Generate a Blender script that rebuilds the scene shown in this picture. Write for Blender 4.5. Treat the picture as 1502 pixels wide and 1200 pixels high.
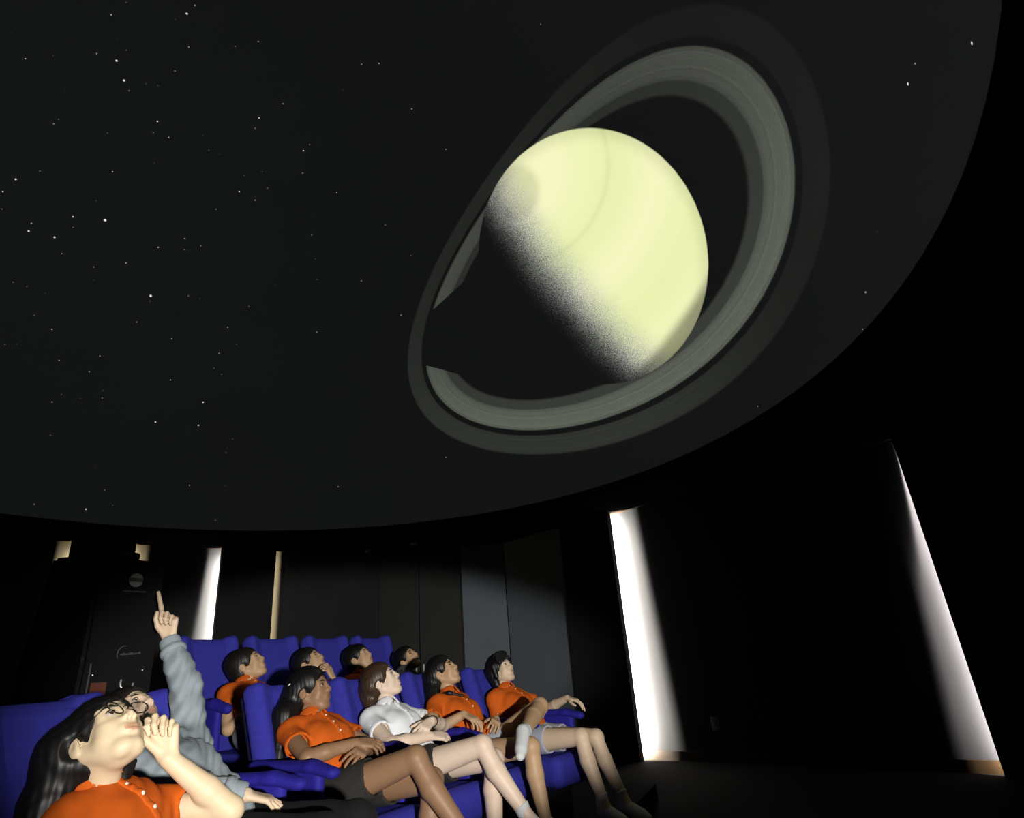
import bpy, bmesh, math, random
import numpy as np
from mathutils import Vector, Matrix
random.seed(7); rng = np.random.default_rng(7)
scene = bpy.context.scene
for o in list(bpy.data.objects): bpy.data.objects.remove(o)
COL = scene.collection
R = math.radians

# ------------------------------------------------------------------ camera
HC = 1.05                                   # camera height above the hall floor
cd = bpy.data.cameras.new('camera'); cam = bpy.data.objects.new('camera', cd); COL.objects.link(cam)
cd.sensor_fit = 'HORIZONTAL'; cd.sensor_width = 36.0; cd.lens = 900/1502*36.0; cd.clip_start = .05
cam.matrix_world = Matrix(((0.9966738, 0.0814949, 0.0, 0.0), (0.0316548, -0.3871351, -0.9214794, 0.0),
                           (-0.0750959, 0.9184144, -0.3884271, HC), (0, 0, 0, 1)))
scene.camera = cam
# ------------------------------------------------------------------ world, exposure, lamps
w = bpy.data.worlds.new('world'); scene.world = w; w.use_nodes = True
w.node_tree.nodes['Background'].inputs[0].default_value = (0, 0, 0, 1)
w.node_tree.nodes['Background'].inputs[1].default_value = 0.0
vs = scene.view_settings; scene.display_settings.display_device = 'sRGB'
vs.view_transform = 'Standard'; vs.look = 'None'; vs.exposure = 0.0; vs.gamma = 1.0; vs.use_curve_mapping = False
def spot(name, loc, aim, watts, size, blend, radius, col):
    l = bpy.data.lights.new(name, 'SPOT'); l.energy = watts; l.spot_size = R(size); l.spot_blend = blend
    l.shadow_soft_size = radius; l.color = col
    o = bpy.data.objects.new(name, l); COL.objects.link(o); o.location = loc
    o.rotation_euler = (Vector(aim)-Vector(loc)).to_track_quat('-Z', 'Y').to_euler(); return o
# the one light from outside the picture: the photographer's lamp behind the camera (its round-topped beam shows on the grey wall
# beside the end of the row, and everyone is lit from the camera's side)
lamp = spot('camera_lamp_offscreen', (1.6, -2.4, 1.0), (-.64, 3.84, 1.06), 2150, 35, .5, .08, (1, .97, .90))
lamp.scale = (1.0, .42, 1)                  # a lamp head wider than tall
# ------------------------------------------------------------------ node helpers
class V:
    """a socket in a node tree with arithmetic"""
    def __init__(s, nt, sock): s.nt = nt; s.s = sock
    def _m(s, op, *o, clamp=False):
        n = s.nt.nodes.new('ShaderNodeMath'); n.operation = op; n.use_clamp = clamp
        for i, a in enumerate((s,)+o):
            if isinstance(a, V): s.nt.links.new(a.s, n.inputs[i])
            else: n.inputs[i].default_value = a
        return V(s.nt, n.outputs[0])
    def __add__(s, o): return s._m('ADD', o)
    __radd__ = __add__
    def __sub__(s, o): return s._m('SUBTRACT', o)
    def __rsub__(s, o): return (s*-1.0)._m('ADD', o)
    def __mul__(s, o): return s._m('MULTIPLY', o)
    __rmul__ = __mul__
    def __truediv__(s, o): return s._m('DIVIDE', o)
    def sqrt(s): return s._m('SQRT')
    def sat(s): return s._m('ADD', 0.0, clamp=True)
    def lt(s, o): return s._m('LESS_THAN', o)
    def gt(s, o): return s._m('GREATER_THAN', o)
    def mx(s, o): return s._m('MAXIMUM', o)
    def mn(s, o): return s._m('MINIMUM', o)
    def sin(s): return s._m('SINE')
    def ab(s): return s._m('ABSOLUTE')
    def step(s, a, b):
        n = s.nt.nodes.new('ShaderNodeMapRange'); n.interpolation_type = 'SMOOTHSTEP'
        s.nt.links.new(s.s, n.inputs[0]); n.inputs[1].default_value = a; n.inputs[2].default_value = b
        return V(s.nt, n.outputs[0])
def newmat(name):
    m = bpy.data.materials.new(name); m.use_nodes = True; nt = m.node_tree
    return m, nt, nt.nodes['Principled BSDF']
def lin(c): return tuple(((x/255)/12.92 if x/255 <= .04045 else ((x/255+.055)/1.055)**2.4) for x in c)+(1,)
MATS = {}
def mat(name, col, rough=.7, var=.12, scale=30, bump=0.0, bscale=200, sheen=0.0, metal=0.0, spec=.3, emit=None, stretch=None, coat=0.0):
    if name in MATS: return MATS[name]
    m, nt, b = newmat(name)
    tc = nt.nodes.new('ShaderNodeTexCoord')
    mp = nt.nodes.new('ShaderNodeMapping'); nt.links.new(tc.outputs['Object'], mp.inputs[0])
    if stretch: mp.inputs['Scale'].default_value = stretch
    nz = nt.nodes.new('ShaderNodeTexNoise'); nz.inputs['Scale'].default_value = scale; nz.inputs['Detail'].default_value = 4
    nt.links.new(mp.outputs[0], nz.inputs['Vector'])
    mr = nt.nodes.new('ShaderNodeMix'); mr.data_type = 'RGBA'
    c = tuple(col[:3])
    mr.inputs[6].default_value = tuple(x*(1-var) for x in c)+(1,); mr.inputs[7].default_value = tuple(min(1, x*(1+var)) for x in c)+(1,)
    nt.links.new(nz.outputs[0], mr.inputs[0]); nt.links.new(mr.outputs[2], b.inputs['Base Color'])
    b.inputs['Roughness'].default_value = rough; b.inputs['Metallic'].default_value = metal
    b.inputs['Specular IOR Level'].default_value = spec
    if sheen: b.inputs['Sheen Weight'].default_value = sheen; b.inputs['Sheen Roughness'].default_value = .4; b.inputs['Sheen Tint'].default_value = c+(1,)
    if coat: b.inputs['Coat Weight'].default_value = coat
    if bump:
        n2 = nt.nodes.new('ShaderNodeTexNoise'); n2.inputs['Scale'].default_value = bscale; n2.inputs['Detail'].default_value = 3
        nt.links.new(mp.outputs[0], n2.inputs['Vector'])
        bp = nt.nodes.new('ShaderNodeBump'); bp.inputs['Strength'].default_value = bump; bp.inputs['Distance'].default_value = .004
        nt.links.new(n2.outputs[0], bp.inputs['Height']); nt.links.new(bp.outputs[0], b.inputs['Normal'])
    if emit:
        b.inputs['Emission Color'].default_value = tuple(emit[0])+(1,); b.inputs['Emission Strength'].default_value = emit[1]
    MATS[name] = m; return m

# ------------------------------------------------------------------ mesh helpers
def link(name, me, mats, parent=None, smooth=True, loc=None, rotz=None):
    o = bpy.data.objects.new(name, me); COL.objects.link(o)
    for m in (mats if isinstance(mats, (list, tuple)) else [mats]): me.materials.append(m)
    if smooth: me.polygons.foreach_set('use_smooth', np.ones(len(me.polygons), bool))
    if parent is not None: o.parent = parent
    if loc is not None: o.location = loc
    if rotz is not None: o.rotation_euler = (0, 0, rotz)
    return o
def tag(o, label, cat, group=None):
    o['label'] = label; o['category'] = cat
    if group: o['group'] = group
    return o
def empty(name, loc=(0, 0, 0), rotz=0):
    o = bpy.data.objects.new(name, None); COL.objects.link(o); o.location = loc; o.rotation_euler = (0, 0, rotz)
    o.empty_display_size = .1; return o
def pymesh(name, vs, fs):
    me = bpy.data.meshes.new(name); me.from_pydata([tuple(v) for v in vs], [], fs); me.update(); return me
def box_mesh(name, lo, hi, bevel=0.0, seg=2, mtx=None):
    bm = bmesh.new(); bmesh.ops.create_cube(bm, size=1)
    for v in bm.verts: v.co = Vector([lo[i]+(v.co[i]+.5)*(hi[i]-lo[i]) for i in range(3)])
    if bevel: bmesh.ops.bevel(bm, geom=bm.edges[:], offset=bevel, segments=seg, affect='EDGES', profile=.5)
    if mtx is not None: bm.transform(mtx)
    me = bpy.data.meshes.new(name); bm.to_mesh(me); bm.free(); return me
def tube_mesh(name, pts, r, n=8, closed=False):
    pts = [Vector(p) for p in pts]; vs = []; fs = []; m = len(pts)
    for i, p in enumerate(pts):
        a = pts[(i-1) % m] if (closed or i) else p; b = pts[(i+1) % m] if (closed or i < m-1) else p
        t = (b-a).normalized(); u = t.cross(Vector((0, 0, 1)) if abs(t.z) < .9 else Vector((1, 0, 0))).normalized(); v = t.cross(u)
        rr = r[i] if isinstance(r, (list, tuple)) else r
        for k in range(n): q = 2*math.pi*k/n; vs.append(p+(u*math.cos(q)+v*math.sin(q))*rr)
    for i in range(m if closed else m-1):
        j = (i+1) % m
        for k in range(n): fs.append((i*n+k, i*n+(k+1) % n, j*n+(k+1) % n, j*n+k))
    if not closed: fs.append(tuple(range(n))[::-1]); fs.append(tuple((m-1)*n+k for k in range(n)))
    return pymesh(name, vs, fs)
def lathe_mesh(name, prof, n=24, mtx=None):
    vs = []; fs = []
    for (r_, z) in prof:
        for k in range(n): q = 2*math.pi*k/n; vs.append(Vector((r_*math.cos(q), r_*math.sin(q), z)))
    for i in range(len(prof)-1):
        for k in range(n): fs.append((i*n+k, i*n+(k+1) % n, (i+1)*n+(k+1) % n, (i+1)*n+k))
    fs.append(tuple(range(n))[::-1]); fs.append(tuple((len(prof)-1)*n+k for k in range(n)))
    if mtx is not None: vs = [mtx @ v for v in vs]
    return pymesh(name, vs, fs)

# ------------------------------------------------------------------ soft-body modelling: blended primitives -> one continuous surface
def A3(*v): return np.array(v, np.float64)
def unit(v): v = np.asarray(v, float); return v/np.linalg.norm(v)
def cap(a, b, ra, rb=None, k=.01, op='u', clip=None, flat=None):
    return dict(t='cap', a=A3(*a), b=A3(*b), ra=ra, rb=ra if rb is None else rb, k=k, op=op, clip=clip, flat=flat)
def ell(c, r, M=None, k=.01, op='u', clip=None):
    return dict(t='ell', c=A3(*c), r=A3(*r), M=np.eye(3) if M is None else np.array(M), k=k, op=op, clip=clip)
def rbox(c, h, M=None, rd=.01, k=.01, op='u', clip=None):
    return dict(t='rbox', c=A3(*c), h=A3(*h), M=np.eye(3) if M is None else np.array(M), rd=rd, k=k, op=op, clip=clip)
def ring(c, n, Rr, tr, th, k=.006, op='u', clip=None, flare=0.0):
    return dict(t='ring', c=A3(*c), n=unit(n), R=Rr, tr=tr, th=th, k=k, op=op, clip=clip, flare=flare)
def pbounds(p):
    if p['t'] == 'cap':
        r_ = max(p['ra'], p['rb']); return np.minimum(p['a'], p['b'])-r_, np.maximum(p['a'], p['b'])+r_
    if p['t'] == 'ell': e = np.sqrt(((p['M'].T*p['r'])**2).sum(1)); return p['c']-e, p['c']+e
    if p['t'] == 'rbox': e = np.abs(p['M'].T*p['h']).sum(1); return p['c']-e, p['c']+e
    e = p['R']+p['tr']+p['th']; return p['c']-e, p['c']+e
def pdist(p, X, Y, Z):
    if p['t'] == 'cap':
        a = p['a']; ba = p['b']-a; L = max(float(ba@ba), 1e-9)
        px, py, pz = X-a[0], Y-a[1], Z-a[2]
        h = np.clip((px*ba[0]+py*ba[1]+pz*ba[2])/L, 0, 1)
        px = px-ba[0]*h; py = py-ba[1]*h; pz = pz-ba[2]*h
        if p['flat'] is not None:
            n, s_ = p['flat']; n = unit(n); q = (px*n[0]+py*n[1]+pz*n[2])*(s_-1); px = px+q*n[0]; py = py+q*n[1]; pz = pz+q*n[2]
        d = np.sqrt(px*px+py*py+pz*pz)-(p['ra']+(p['rb']-p['ra'])*h)
    else:
        c = p['c']; px, py, pz = X-c[0], Y-c[1], Z-c[2]
        if p['t'] == 'ring':
            n = p['n']; hh = px*n[0]+py*n[1]+pz*n[2]
            rho = np.sqrt(np.maximum(px*px+py*py+pz*pz-hh*hh, 1e-9))-p['R']+p['flare']*hh
            d = (np.sqrt((rho/p['tr'])**2+(hh/p['th'])**2)-1)*p['tr']
        else:
            M = p['M']; u = [px*M[i, 0]+py*M[i, 1]+pz*M[i, 2] for i in range(3)]
            if p['t'] == 'ell':
                r_ = p['r']; k0 = np.sqrt(sum((u[i]/r_[i])**2 for i in range(3))); k1 = np.sqrt(sum((u[i]/r_[i]**2)**2 for i in range(3)))
                d = k0*(k0-1)/np.maximum(k1, 1e-6)
            else:
                rd = p['rd']; q = [np.abs(u[i])-(p['h'][i]-rd) for i in range(3)]
                d = np.sqrt(sum(np.maximum(x, 0)**2 for x in q))+np.minimum(np.maximum(np.maximum(q[0], q[1]), q[2]), 0)-rd
    if p['clip']:
        for (pt, n) in p['clip']:
            n = unit(n); d = np.maximum(d, (X-pt[0])*n[0]+(Y-pt[1])*n[1]+(Z-pt[2])*n[2])
    return d.astype(np.float32)
def blend(prims, res, disp=None, zcut=None):
    """evaluate the blended primitives on a grid and return vertices, quads"""
    los, his = zip(*[pbounds(p) for p in prims if p['op'] == 'u'])
    lo = np.min(los, 0)-4*res; hi = np.max(his, 0)+4*res
    n = np.ceil((hi-lo)/res).astype(int)+1
    ax = [(lo[i]+np.arange(n[i])*res).astype(np.float32) for i in range(3)]
    F = np.full(n, .5, np.float32)
    for p in prims:
        a, b = pbounds(p); m = p['k']+3*res
        i0 = np.clip(np.floor((a-m-lo)/res).astype(int), 0, n-1); i1 = np.clip(np.ceil((b+m-lo)/res).astype(int)+1, 1, n)
        if np.any(i1 <= i0): continue
        sl = tuple(slice(i0[i], i1[i]) for i in range(3))
        d = pdist(p, ax[0][sl[0]][:, None, None], ax[1][sl[1]][None, :, None], ax[2][sl[2]][None, None, :])
        f = F[sl]; k = max(p['k'], 1e-5)
        if p['op'] == 'u':
            h = np.clip(.5+.5*(d-f)/k, 0, 1); F[sl] = d+(f-d)*h-k*h*(1-h)
        else:
            h = np.clip(.5-.5*(f+d)/k, 0, 1); F[sl] = f+(-d-f)*h+k*h*(1-h)
    if disp is not None: F = F+disp(ax[0][:, None, None], ax[1][None, :, None], ax[2][None, None, :]).astype(np.float32)
    S = F < 0
    c = np.zeros(np.array(S.shape)-1, np.uint8)
    for i in (0, 1):
        for j in (0, 1):
            for k in (0, 1): c += S[i:S.shape[0]-1+i, j:S.shape[1]-1+j, k:S.shape[2]-1+k]
    I, J, K = np.nonzero((c > 0) & (c < 8)); N = len(I)
    idx = np.full(c.shape, -1, np.int32); idx[I, J, K] = np.arange(N)
    co = [(i, j, k) for i in (0, 1) for j in (0, 1) for k in (0, 1)]
    val = np.stack([F[I+i, J+j, K+k] for i, j, k in co], 1); acc = np.zeros((N, 3)); cnt = np.zeros(N)
    for x in range(8):
        for y in range(x+1, 8):
            df = np.abs(np.array(co[x])-np.array(co[y]))
            if df.sum() != 1: continue
            va, vb = val[:, x], val[:, y]; msk = (va < 0) != (vb < 0)
            t = np.where(msk, va/np.where(msk, va-vb, 1), 0)
            acc += np.where(msk[:, None], np.array(co[x])+t[:, None]*(np.array(co[y])-np.array(co[x])), 0); cnt += msk
    P = lo+(np.stack([I, J, K], 1)+acc/cnt[:, None])*res
    quads = []
    for axs in range(3):
        s0 = [slice(1, -1)]*3; s1 = [slice(1, -1)]*3
        s0[axs] = slice(0, -1); s1[axs] = slice(1, None)
        a = S[tuple(s0)]; b = S[tuple(s1)]
        i, j, k = np.nonzero(a != b); off = [1, 1, 1]; off[axs] = 0
        i, j, k = i+off[0], j+off[1], k+off[2]; e = [i, j, k]
        u, v = [(1, 2), (2, 0), (0, 1)][axs]
        def cell(du, dv):
            q = [x.copy() for x in e]; q[u] -= du; q[v] -= dv; return idx[q[0], q[1], q[2]]
        Q = np.stack([cell(1, 1), cell(0, 1), cell(0, 0), cell(1, 0)], 1)
        flip = ~S[e[0], e[1], e[2]]; Q[flip] = Q[flip][:, ::-1]; quads.append(Q)
    Q = np.concatenate(quads); Q = Q[(Q >= 0).all(1)]
    return P, Q
def soft_mesh(name, prims, res, disp=None, matfn=None, relax=1):
    P, Q = blend(prims, res, disp)
    for _ in range(relax):                        # light smoothing of the grid steps
        s = np.zeros_like(P); c = np.zeros(len(P))
        for a in range(4):
            b = (a+1) % 4; np.add.at(s, Q[:, a], P[Q[:, b]]); np.add.at(s, Q[:, b], P[Q[:, a]]); np.add.at(c, Q[:, a], 1); np.add.at(c, Q[:, b], 1)
        P = .5*P+.5*s/np.maximum(c, 1)[:, None]
    me = bpy.data.meshes.new(name); nv, nq = len(P), len(Q)
    me.vertices.add(nv); me.vertices.foreach_set('co', P.astype(np.float32).ravel())
    me.loops.add(nq*4); me.loops.foreach_set('vertex_index', Q.astype(np.int32).ravel())
    me.polygons.add(nq); me.polygons.foreach_set('loop_start', np.arange(0, nq*4, 4, dtype=np.int32))
    if matfn is not None: me.polygons.foreach_set('material_index', matfn(P[Q].mean(1)).astype(np.int32))
    me.update(calc_edges=True); return me
# ------------------------------------------------------------------ the dome with the projected show
DC = Vector((-1.81427, 3.45904, 1.80742+HC)); DR = 4.06214
DN = Vector((0.005, 0.015, 0.99987)).normalized()
TILT = Vector((0, 0, 1)).rotation_difference(DN).to_matrix()
def dome_material():
    m, nt, b = newmat('dome_screen')
    L = nt.links
    tc = nt.nodes.new('ShaderNodeTexCoord')
    nrm = nt.nodes.new('ShaderNodeVectorMath'); nrm.operation = 'NORMALIZE'; L.new(tc.outputs['Object'], nrm.inputs[0])
    def dot(v):
        n = nt.nodes.new('ShaderNodeVectorMath'); n.operation = 'DOT_PRODUCT'; L.new(nrm.outputs[0], n.inputs[0]); n.inputs[1].default_value = v
        return V(nt, n.outputs['Value'])
    def noise(scale, vec=None, detail=2, rough=.5, dims='3D', w=None):
        n = nt.nodes.new('ShaderNodeTexNoise'); n.noise_dimensions = dims; n.inputs['Scale'].default_value = scale
        n.inputs['Detail'].default_value = detail; n.inputs['Roughness'].default_value = rough
        if dims == '1D': L.new(w.s, n.inputs['W'])
        else: L.new(vec or nrm.outputs[0], n.inputs['Vector'])
        return V(nt, n.outputs[0])
    a = dot((0.694593, 0.477757, 0.537855)); front = a.gt(.25); am = a.mx(.2)
    u = dot((-0.56671, 0.823918, 0.0))/am; v = dot((-0.443148, -0.304808, 0.843037))/am
    # rings: similar ellipses whose centre drifts a little with the radius (the show's own perspective)
    k = None
    for it in range(3):
        if k is None: cx, cy = .0138, -.0614
        else: cx = (k-1.0)*-.13+.0138; cy = (k-1.0)*-.125-.0614
        du = (u-cx)/.794; dv = (v-cy)/.3822; k = (du*du+dv*dv).sqrt()
    grain = noise(420, detail=3, rough=.7)
    stripes = noise(34, dims='1D', w=k, detail=4, rough=.7)
    cring = k.step(.765, .79)*(1.0-k.step(.835, .85))
    bring = k.step(.835, .85)*(1.0-k.step(.985, .998))
    aring = k.step(1.025, 1.04)*(1.0-k.step(1.165, 1.19))
    ring_i = cring*.034+bring*(.045+.11*stripes)*k.step(.7, .93)+aring*.019*(.6+.8*stripes)*(.30+.9*u.step(-.7, .2))
    ring_i = ring_i*(.30+1.4*grain)
    ring_i = ring_i*(.50+.55*(v*-1.0).step(-.35, .40))
    shadow = v.lt(.194)*(v-(u-.648)*.826).gt(-.061)*u.gt(.40)*k.lt(1.02)
    ring_i = ring_i*(1.0-shadow)
    # planet disc
    pu = u-.0253; pv = v+.0159
    e0 = (pu*.915+pv*.404)/.3835; e1 = (pu*-.404+pv*.915)/.3419
    pr = (e0*e0+e1*e1).sqrt(); disc = 1.0-pr.step(.99, 1.004)
    bend = (v-.15)*(v-.15)*-.53+.150
    s = bend-u
    stip = noise(560, detail=1); soft = noise(7, detail=2)
    lit = (s+(stip-.5)*.30*(1.0-s.step(-.02, .22))+(soft-.5)*.05).step(-.10, .12)
    lit = lit*s.step(-.15, .04)
    lat = (((u-.03)*.75)*((u-.03)*.75)+(v-.27)*(v-.27)).sqrt()
    bands = (lat*23.0).sin()*.5+.5; fine = noise(9, dims='1D', w=lat, detail=3)
    limb = 1.0-pr.step(.86, 1.02)*.22
    under = (1.0-(v+u*.31).step(-.352, -.308))*.62   # the rings' shadow along the lower limb
    pole = (1.0-(((u-.09)*(u-.09)*.7+(v-.27)*(v-.27)).sqrt()).step(.055, .085))*.22
    arc = (1.0-((lat-.212).ab()).step(.0, .012))*.09
    bri = lit*limb*(1.0-under)*(1.0-pole)*(1.0-arc)*(.98+.08*fine+.03*bands)
    yellow = (bands*.4+fine*.6).step(.2, .9)
    # stars: the bright ones where the show puts them, the faint ones as fine grain
    star = None
    for (x, y, z, r_) in STARS:
        n = nt.nodes.new('ShaderNodeVectorMath'); n.operation = 'DISTANCE'; L.new(nrm.outputs[0], n.inputs[0]); n.inputs[1].default_value = (x, y, z)
        q = V(nt, n.outputs['Value'])*(1.0/(r_*.00078)); star = q if star is None else star.mn(q)
    star = 1.0-star.step(.55, 1.25)
    vo = nt.nodes.new('ShaderNodeTexVoronoi'); vo.inputs['Scale'].default_value = 48; L.new(nrm.outputs[0], vo.inputs['Vector'])
    sep = nt.nodes.new('ShaderNodeSeparateColor'); L.new(vo.outputs['Color'], sep.inputs[0])
    fd = V(nt, vo.outputs['Distance']); fr = V(nt, sep.outputs[0]); fg = V(nt, sep.outputs[1])
    field = dot((-.75, .1, .65)).step(.35, 1.0)*.8+.06
    faint = (1.0-fd.step(.05, .085))*(fg.lt(field))*(fr*fr*.5+.03)
    off = (1.0-disc)*(1.0-bring)*(1.0-shadow)*k.gt(1.1)
    star = star*.85+faint*off
    milk = dot((-.45, .55, .70)).step(.72, 1.0)*noise(5, detail=4)*.004
    base = .0024+milk*.35
    def chan(ring_c, pl_a, pl_b, bg, cool=0.0):
        p = (yellow*(pl_b-pl_a)+pl_a+(1.0-lit)*cool)*bri
        sky = ring_i*ring_c*front*(1.0-disc)+star*.9+base*bg
        return p*disc*front+sky
    r = chan(.96, .80, .88, 1.0); g = chan(1.06, .86, .88, 1.14); bl = chan(.84, .42, .52, 1.28, .38)
    cb = nt.nodes.new('ShaderNodeCombineColor'); L.new(r.s, cb.inputs[0]); L.new(g.s, cb.inputs[1]); L.new(bl.s, cb.inputs[2])
    L.new(cb.outputs[0], b.inputs['Emission Color']); b.inputs['Emission Strength'].default_value = 1.0
    b.inputs['Base Color'].default_value = (.155, .168, .21, 1); b.inputs['Roughness'].default_value = .95; b.inputs['Specular IOR Level'].default_value = 0
    return m
STARS = [(-0.2154, 0.0603, 0.9747, 3.0), (-0.3967, 0.1125, 0.911, 3.0), (-0.4044, 0.1557, 0.9013, 3.2), (-0.538, 0.042, 0.8419, 1.6), (-0.383, 0.262, 0.8858, 2.2), (-0.5177, 0.3217, 0.7928, 1.8), (-0.1541, 0.3183, 0.9354, 2.0), (-0.0682, 0.4123, 0.9085, 2.2), (-0.2654, 0.4729, 0.8402, 2.0), (-0.0058, 0.5203, 0.8539, 1.8), (-0.6741, 0.2334, 0.7009, 2.6), (-0.7015, 0.2386, 0.6715, 2.0), (-0.625, 0.3602, 0.6926, 2.2), (-0.5745, 0.4029, 0.7125, 4.0), (-0.7014, 0.3308, 0.6313, 2.8), (-0.6698, 0.3722, 0.6425, 2.8), (-0.4315, 0.5237, 0.7345, 1.8), (-0.4952, 0.5124, 0.7016, 1.8), (-0.5699, 0.5032, 0.6496, 1.5), (-0.544, 0.5887, 0.5979, 4.0), (-0.523, 0.6827, 0.5102, 1.6), (-0.387, 0.7295, 0.5639, 1.6), (-0.1432, 0.8088, 0.5704, 1.5), (-0.4738, 0.805, 0.3572, 2.6), (-0.5817, 0.7616, 0.2856, 2.6), (-0.4887, 0.8226, 0.2907, 2.3), (-0.7001, 0.7135, 0.0274, 2.0), (-0.113, 0.9868, 0.1159, 1.6), (0.3257, 0.399, 0.8572, 1.5), (0.2295, 0.9578, 0.1732, 1.5), (0.9337, -0.3289, 0.1415, 2.2), (0.89, -0.4538, 0.0451, 2.2), (0.923, -0.3597, 0.1366, 1.4), (1.0, -0.0029, -0.0012, 1.4), (0.9482, 0.3174, 0.0093, 1.3), (-0.5085, 0.8532, 0.116, 1.3), (0.0155, 0.7251, 0.6885, 1.6), (0.1165, 0.6011, 0.7907, 1.2), (-0.6771, 0.6603, 0.3248, 1.2), (-0.3725, 0.7659, 0.5241, 1.2), (-0.2446, 0.129, 0.961, 1.2), (-0.1453, 0.1487, 0.9782, 1.2)]
def build_dome():
    vs_, fs = [], []; N, M_ = 128, 40
    for j in range(M_+1):
        th = math.pi/2*j/M_*.9999
        for i in range(N):
            q = 2*math.pi*i/N
            vs_.append(TILT @ Vector((math.cos(th)*math.cos(q), math.cos(th)*math.sin(q), math.sin(th)))*DR)
    for j in range(M_):
        for i in range(N): fs.append((j*N+i, (j+1)*N+i, (j+1)*N+(i+1) % N, j*N+(i+1) % N))
    o = link('ceiling', pymesh('ceiling', vs_, fs), dome_material(), loc=DC); o['kind'] = 'structure'
    o['label'] = 'domed screen showing a ringed yellow planet among stars'; return o
build_dome()

# ------------------------------------------------------------------ room shell
FLOOR = 0.0; WT = 2.80                      # wall top
M_wall = mat('charcoal_wall', (.018, .018, .0195), .8, .15, 3, .15, 60, spec=.15)
M_plate = mat('dark_panel', (.016, .016, .0175), .85, .1, 3, spec=.1)
M_grey = mat('grey_panel', (.115, .135, .16), .75, .06, 3, spec=.15)
M_soff = mat('black_soffit', (.0035, .0035, .0035), .95, .1, 4, spec=.0)
M_floor = mat('dark_carpet', (.006, .0055, .005), .95, .25, 60, .4, 300, spec=.05)
M_wood = mat('stained_wood_trim', (.020, .0105, .0030), .5, .25, 14, stretch=(1, 1, 8))
# plan of the wall (recessed plane), going round
PL = [(-8.2, 4.55), (-5.25, 7.02), (-3.33, 8.62), (-2.16, 9.22), (-.30, 9.30), (.62, 8.43), (3.72, 5.53), (7.0, 2.46), (7.2, -2.0), (4.0, -5.0), (-4.0, -5.0), (-8.2, -2.0)]
def wall_seg(name, a, b, m, z0=FLOOR, z1=WT+.08, th=.12):
    a = Vector((a[0], a[1], 0)); b = Vector((b[0], b[1], 0)); d = (b-a).normalized(); nrm = Vector((-d.y, d.x, 0))   # outward (plan runs clockwise)
    vs_ = [a, b, b+nrm*th, a+nrm*th]; vv = [v+Vector((0, 0, z0)) for v in vs_]+[v+Vector((0, 0, z1)) for v in vs_]
    fs = [(0, 3, 2, 1), (4, 5, 6, 7), (0, 1, 5, 4), (1, 2, 6, 5), (2, 3, 7, 6), (3, 0, 4, 7)]
    o = link(name, pymesh(name, vv, fs), m, smooth=False); o['kind'] = 'structure'; return o
names = ['wall_left', 'wall_left', 'wall_left', 'wall_back', 'wall_right', 'wall_right', 'wall_right', 'wall_right', 'wall_front', 'wall_front', 'wall_front', 'wall_left']
for i, n in enumerate(names):
    wall_seg(n, PL[i], PL[(i+1) % len(PL)], M_wall)
bnames = [n.replace('wall', 'baseboard') for n in names]
tn = [0]
def trim(me, m, smooth=False):
    tn[0] += 1; o = link('trim_%d' % tn[0], me, m, smooth=smooth); o['kind'] = 'structure'; return o
def strip(a, b, z0, z1, out, th):
    """a strip of section th standing proud of the wall line a-b towards the room"""
    a = Vector((a[0], a[1], 0)); b = Vector((b[0], b[1], 0)); d = (b-a).normalized(); n = Vector((d.y, -d.x, 0))
    p = [a+n*out, b+n*out, b+n*(out+th), a+n*(out+th)]
    vv = [v+Vector((0, 0, z0)) for v in p]+[v+Vector((0, 0, z1)) for v in p]
    return pymesh('strip', vv, [(0, 3, 2, 1)[::-1], (4, 5, 6, 7)[::-1], (0, 1, 5, 4)[::-1], (1, 2, 6, 5)[::-1], (2, 3, 7, 6)[::-1], (3, 0, 4, 7)[::-1]])
for i in (0, 1, 2, 4, 5, 6):
    o = link(bnames[i], strip(PL[i], PL[i+1], FLOOR, .095, .001, .018), M_wood, smooth=False); o['kind'] = 'structure'
for i in (0, 1, 2, 4, 5, 6):
    trim(strip(PL[i], PL[i+1], WT-.012, WT, .001, .05), M_wood)
# floor
fl = link('floor', pymesh('floor', [(x, y, FLOOR) for x, y in PL], [tuple(range(len(PL)))[::-1]]), M_floor, smooth=False); fl['kind'] = 'structure'
# soffit ring between the dome's rim and the walls, with a short lip at the rim
def soffit():
    N = 128; vs_, fs = [], []
    poly = [Vector((x, y, 0)) for x, y in PL]
    for i in range(N):
        q = 2*math.pi*i/N; dv = Vector((math.cos(q), math.sin(q), 0))
        rim = DC+(TILT @ dv)*DR
        best = 99
        for j in range(len(poly)):
            a = poly[j]; b = poly[(j+1) % len(poly)]; e = b-a; den = dv.x*e.y-dv.y*e.x
            if abs(den) < 1e-9: continue
            w_ = a-Vector((DC.x, DC.y, 0)); t = (w_.x*e.y-w_.y*e.x)/den; s_ = (w_.x*dv.y-w_.y*dv.x)/den
            if t > 0 and -1e-6 <= s_ <= 1+1e-6: best = min(best, t)
        out = Vector((DC.x, DC.y, 0))+dv*(best+.02)
        vs_ += [rim+Vector((0, 0, .05)), rim-Vector((0, 0, .004)), Vector((out.x, out.y, WT+.002))]
    for i in range(N):
        a = i*3; b = ((i+1) % N)*3
        fs += [(a, a+1, b+1, b), (a+1, a+2, b+2, b+1)]
    me = pymesh('soffit', vs_, fs); return trim(me, M_soff)
soffit()
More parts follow.
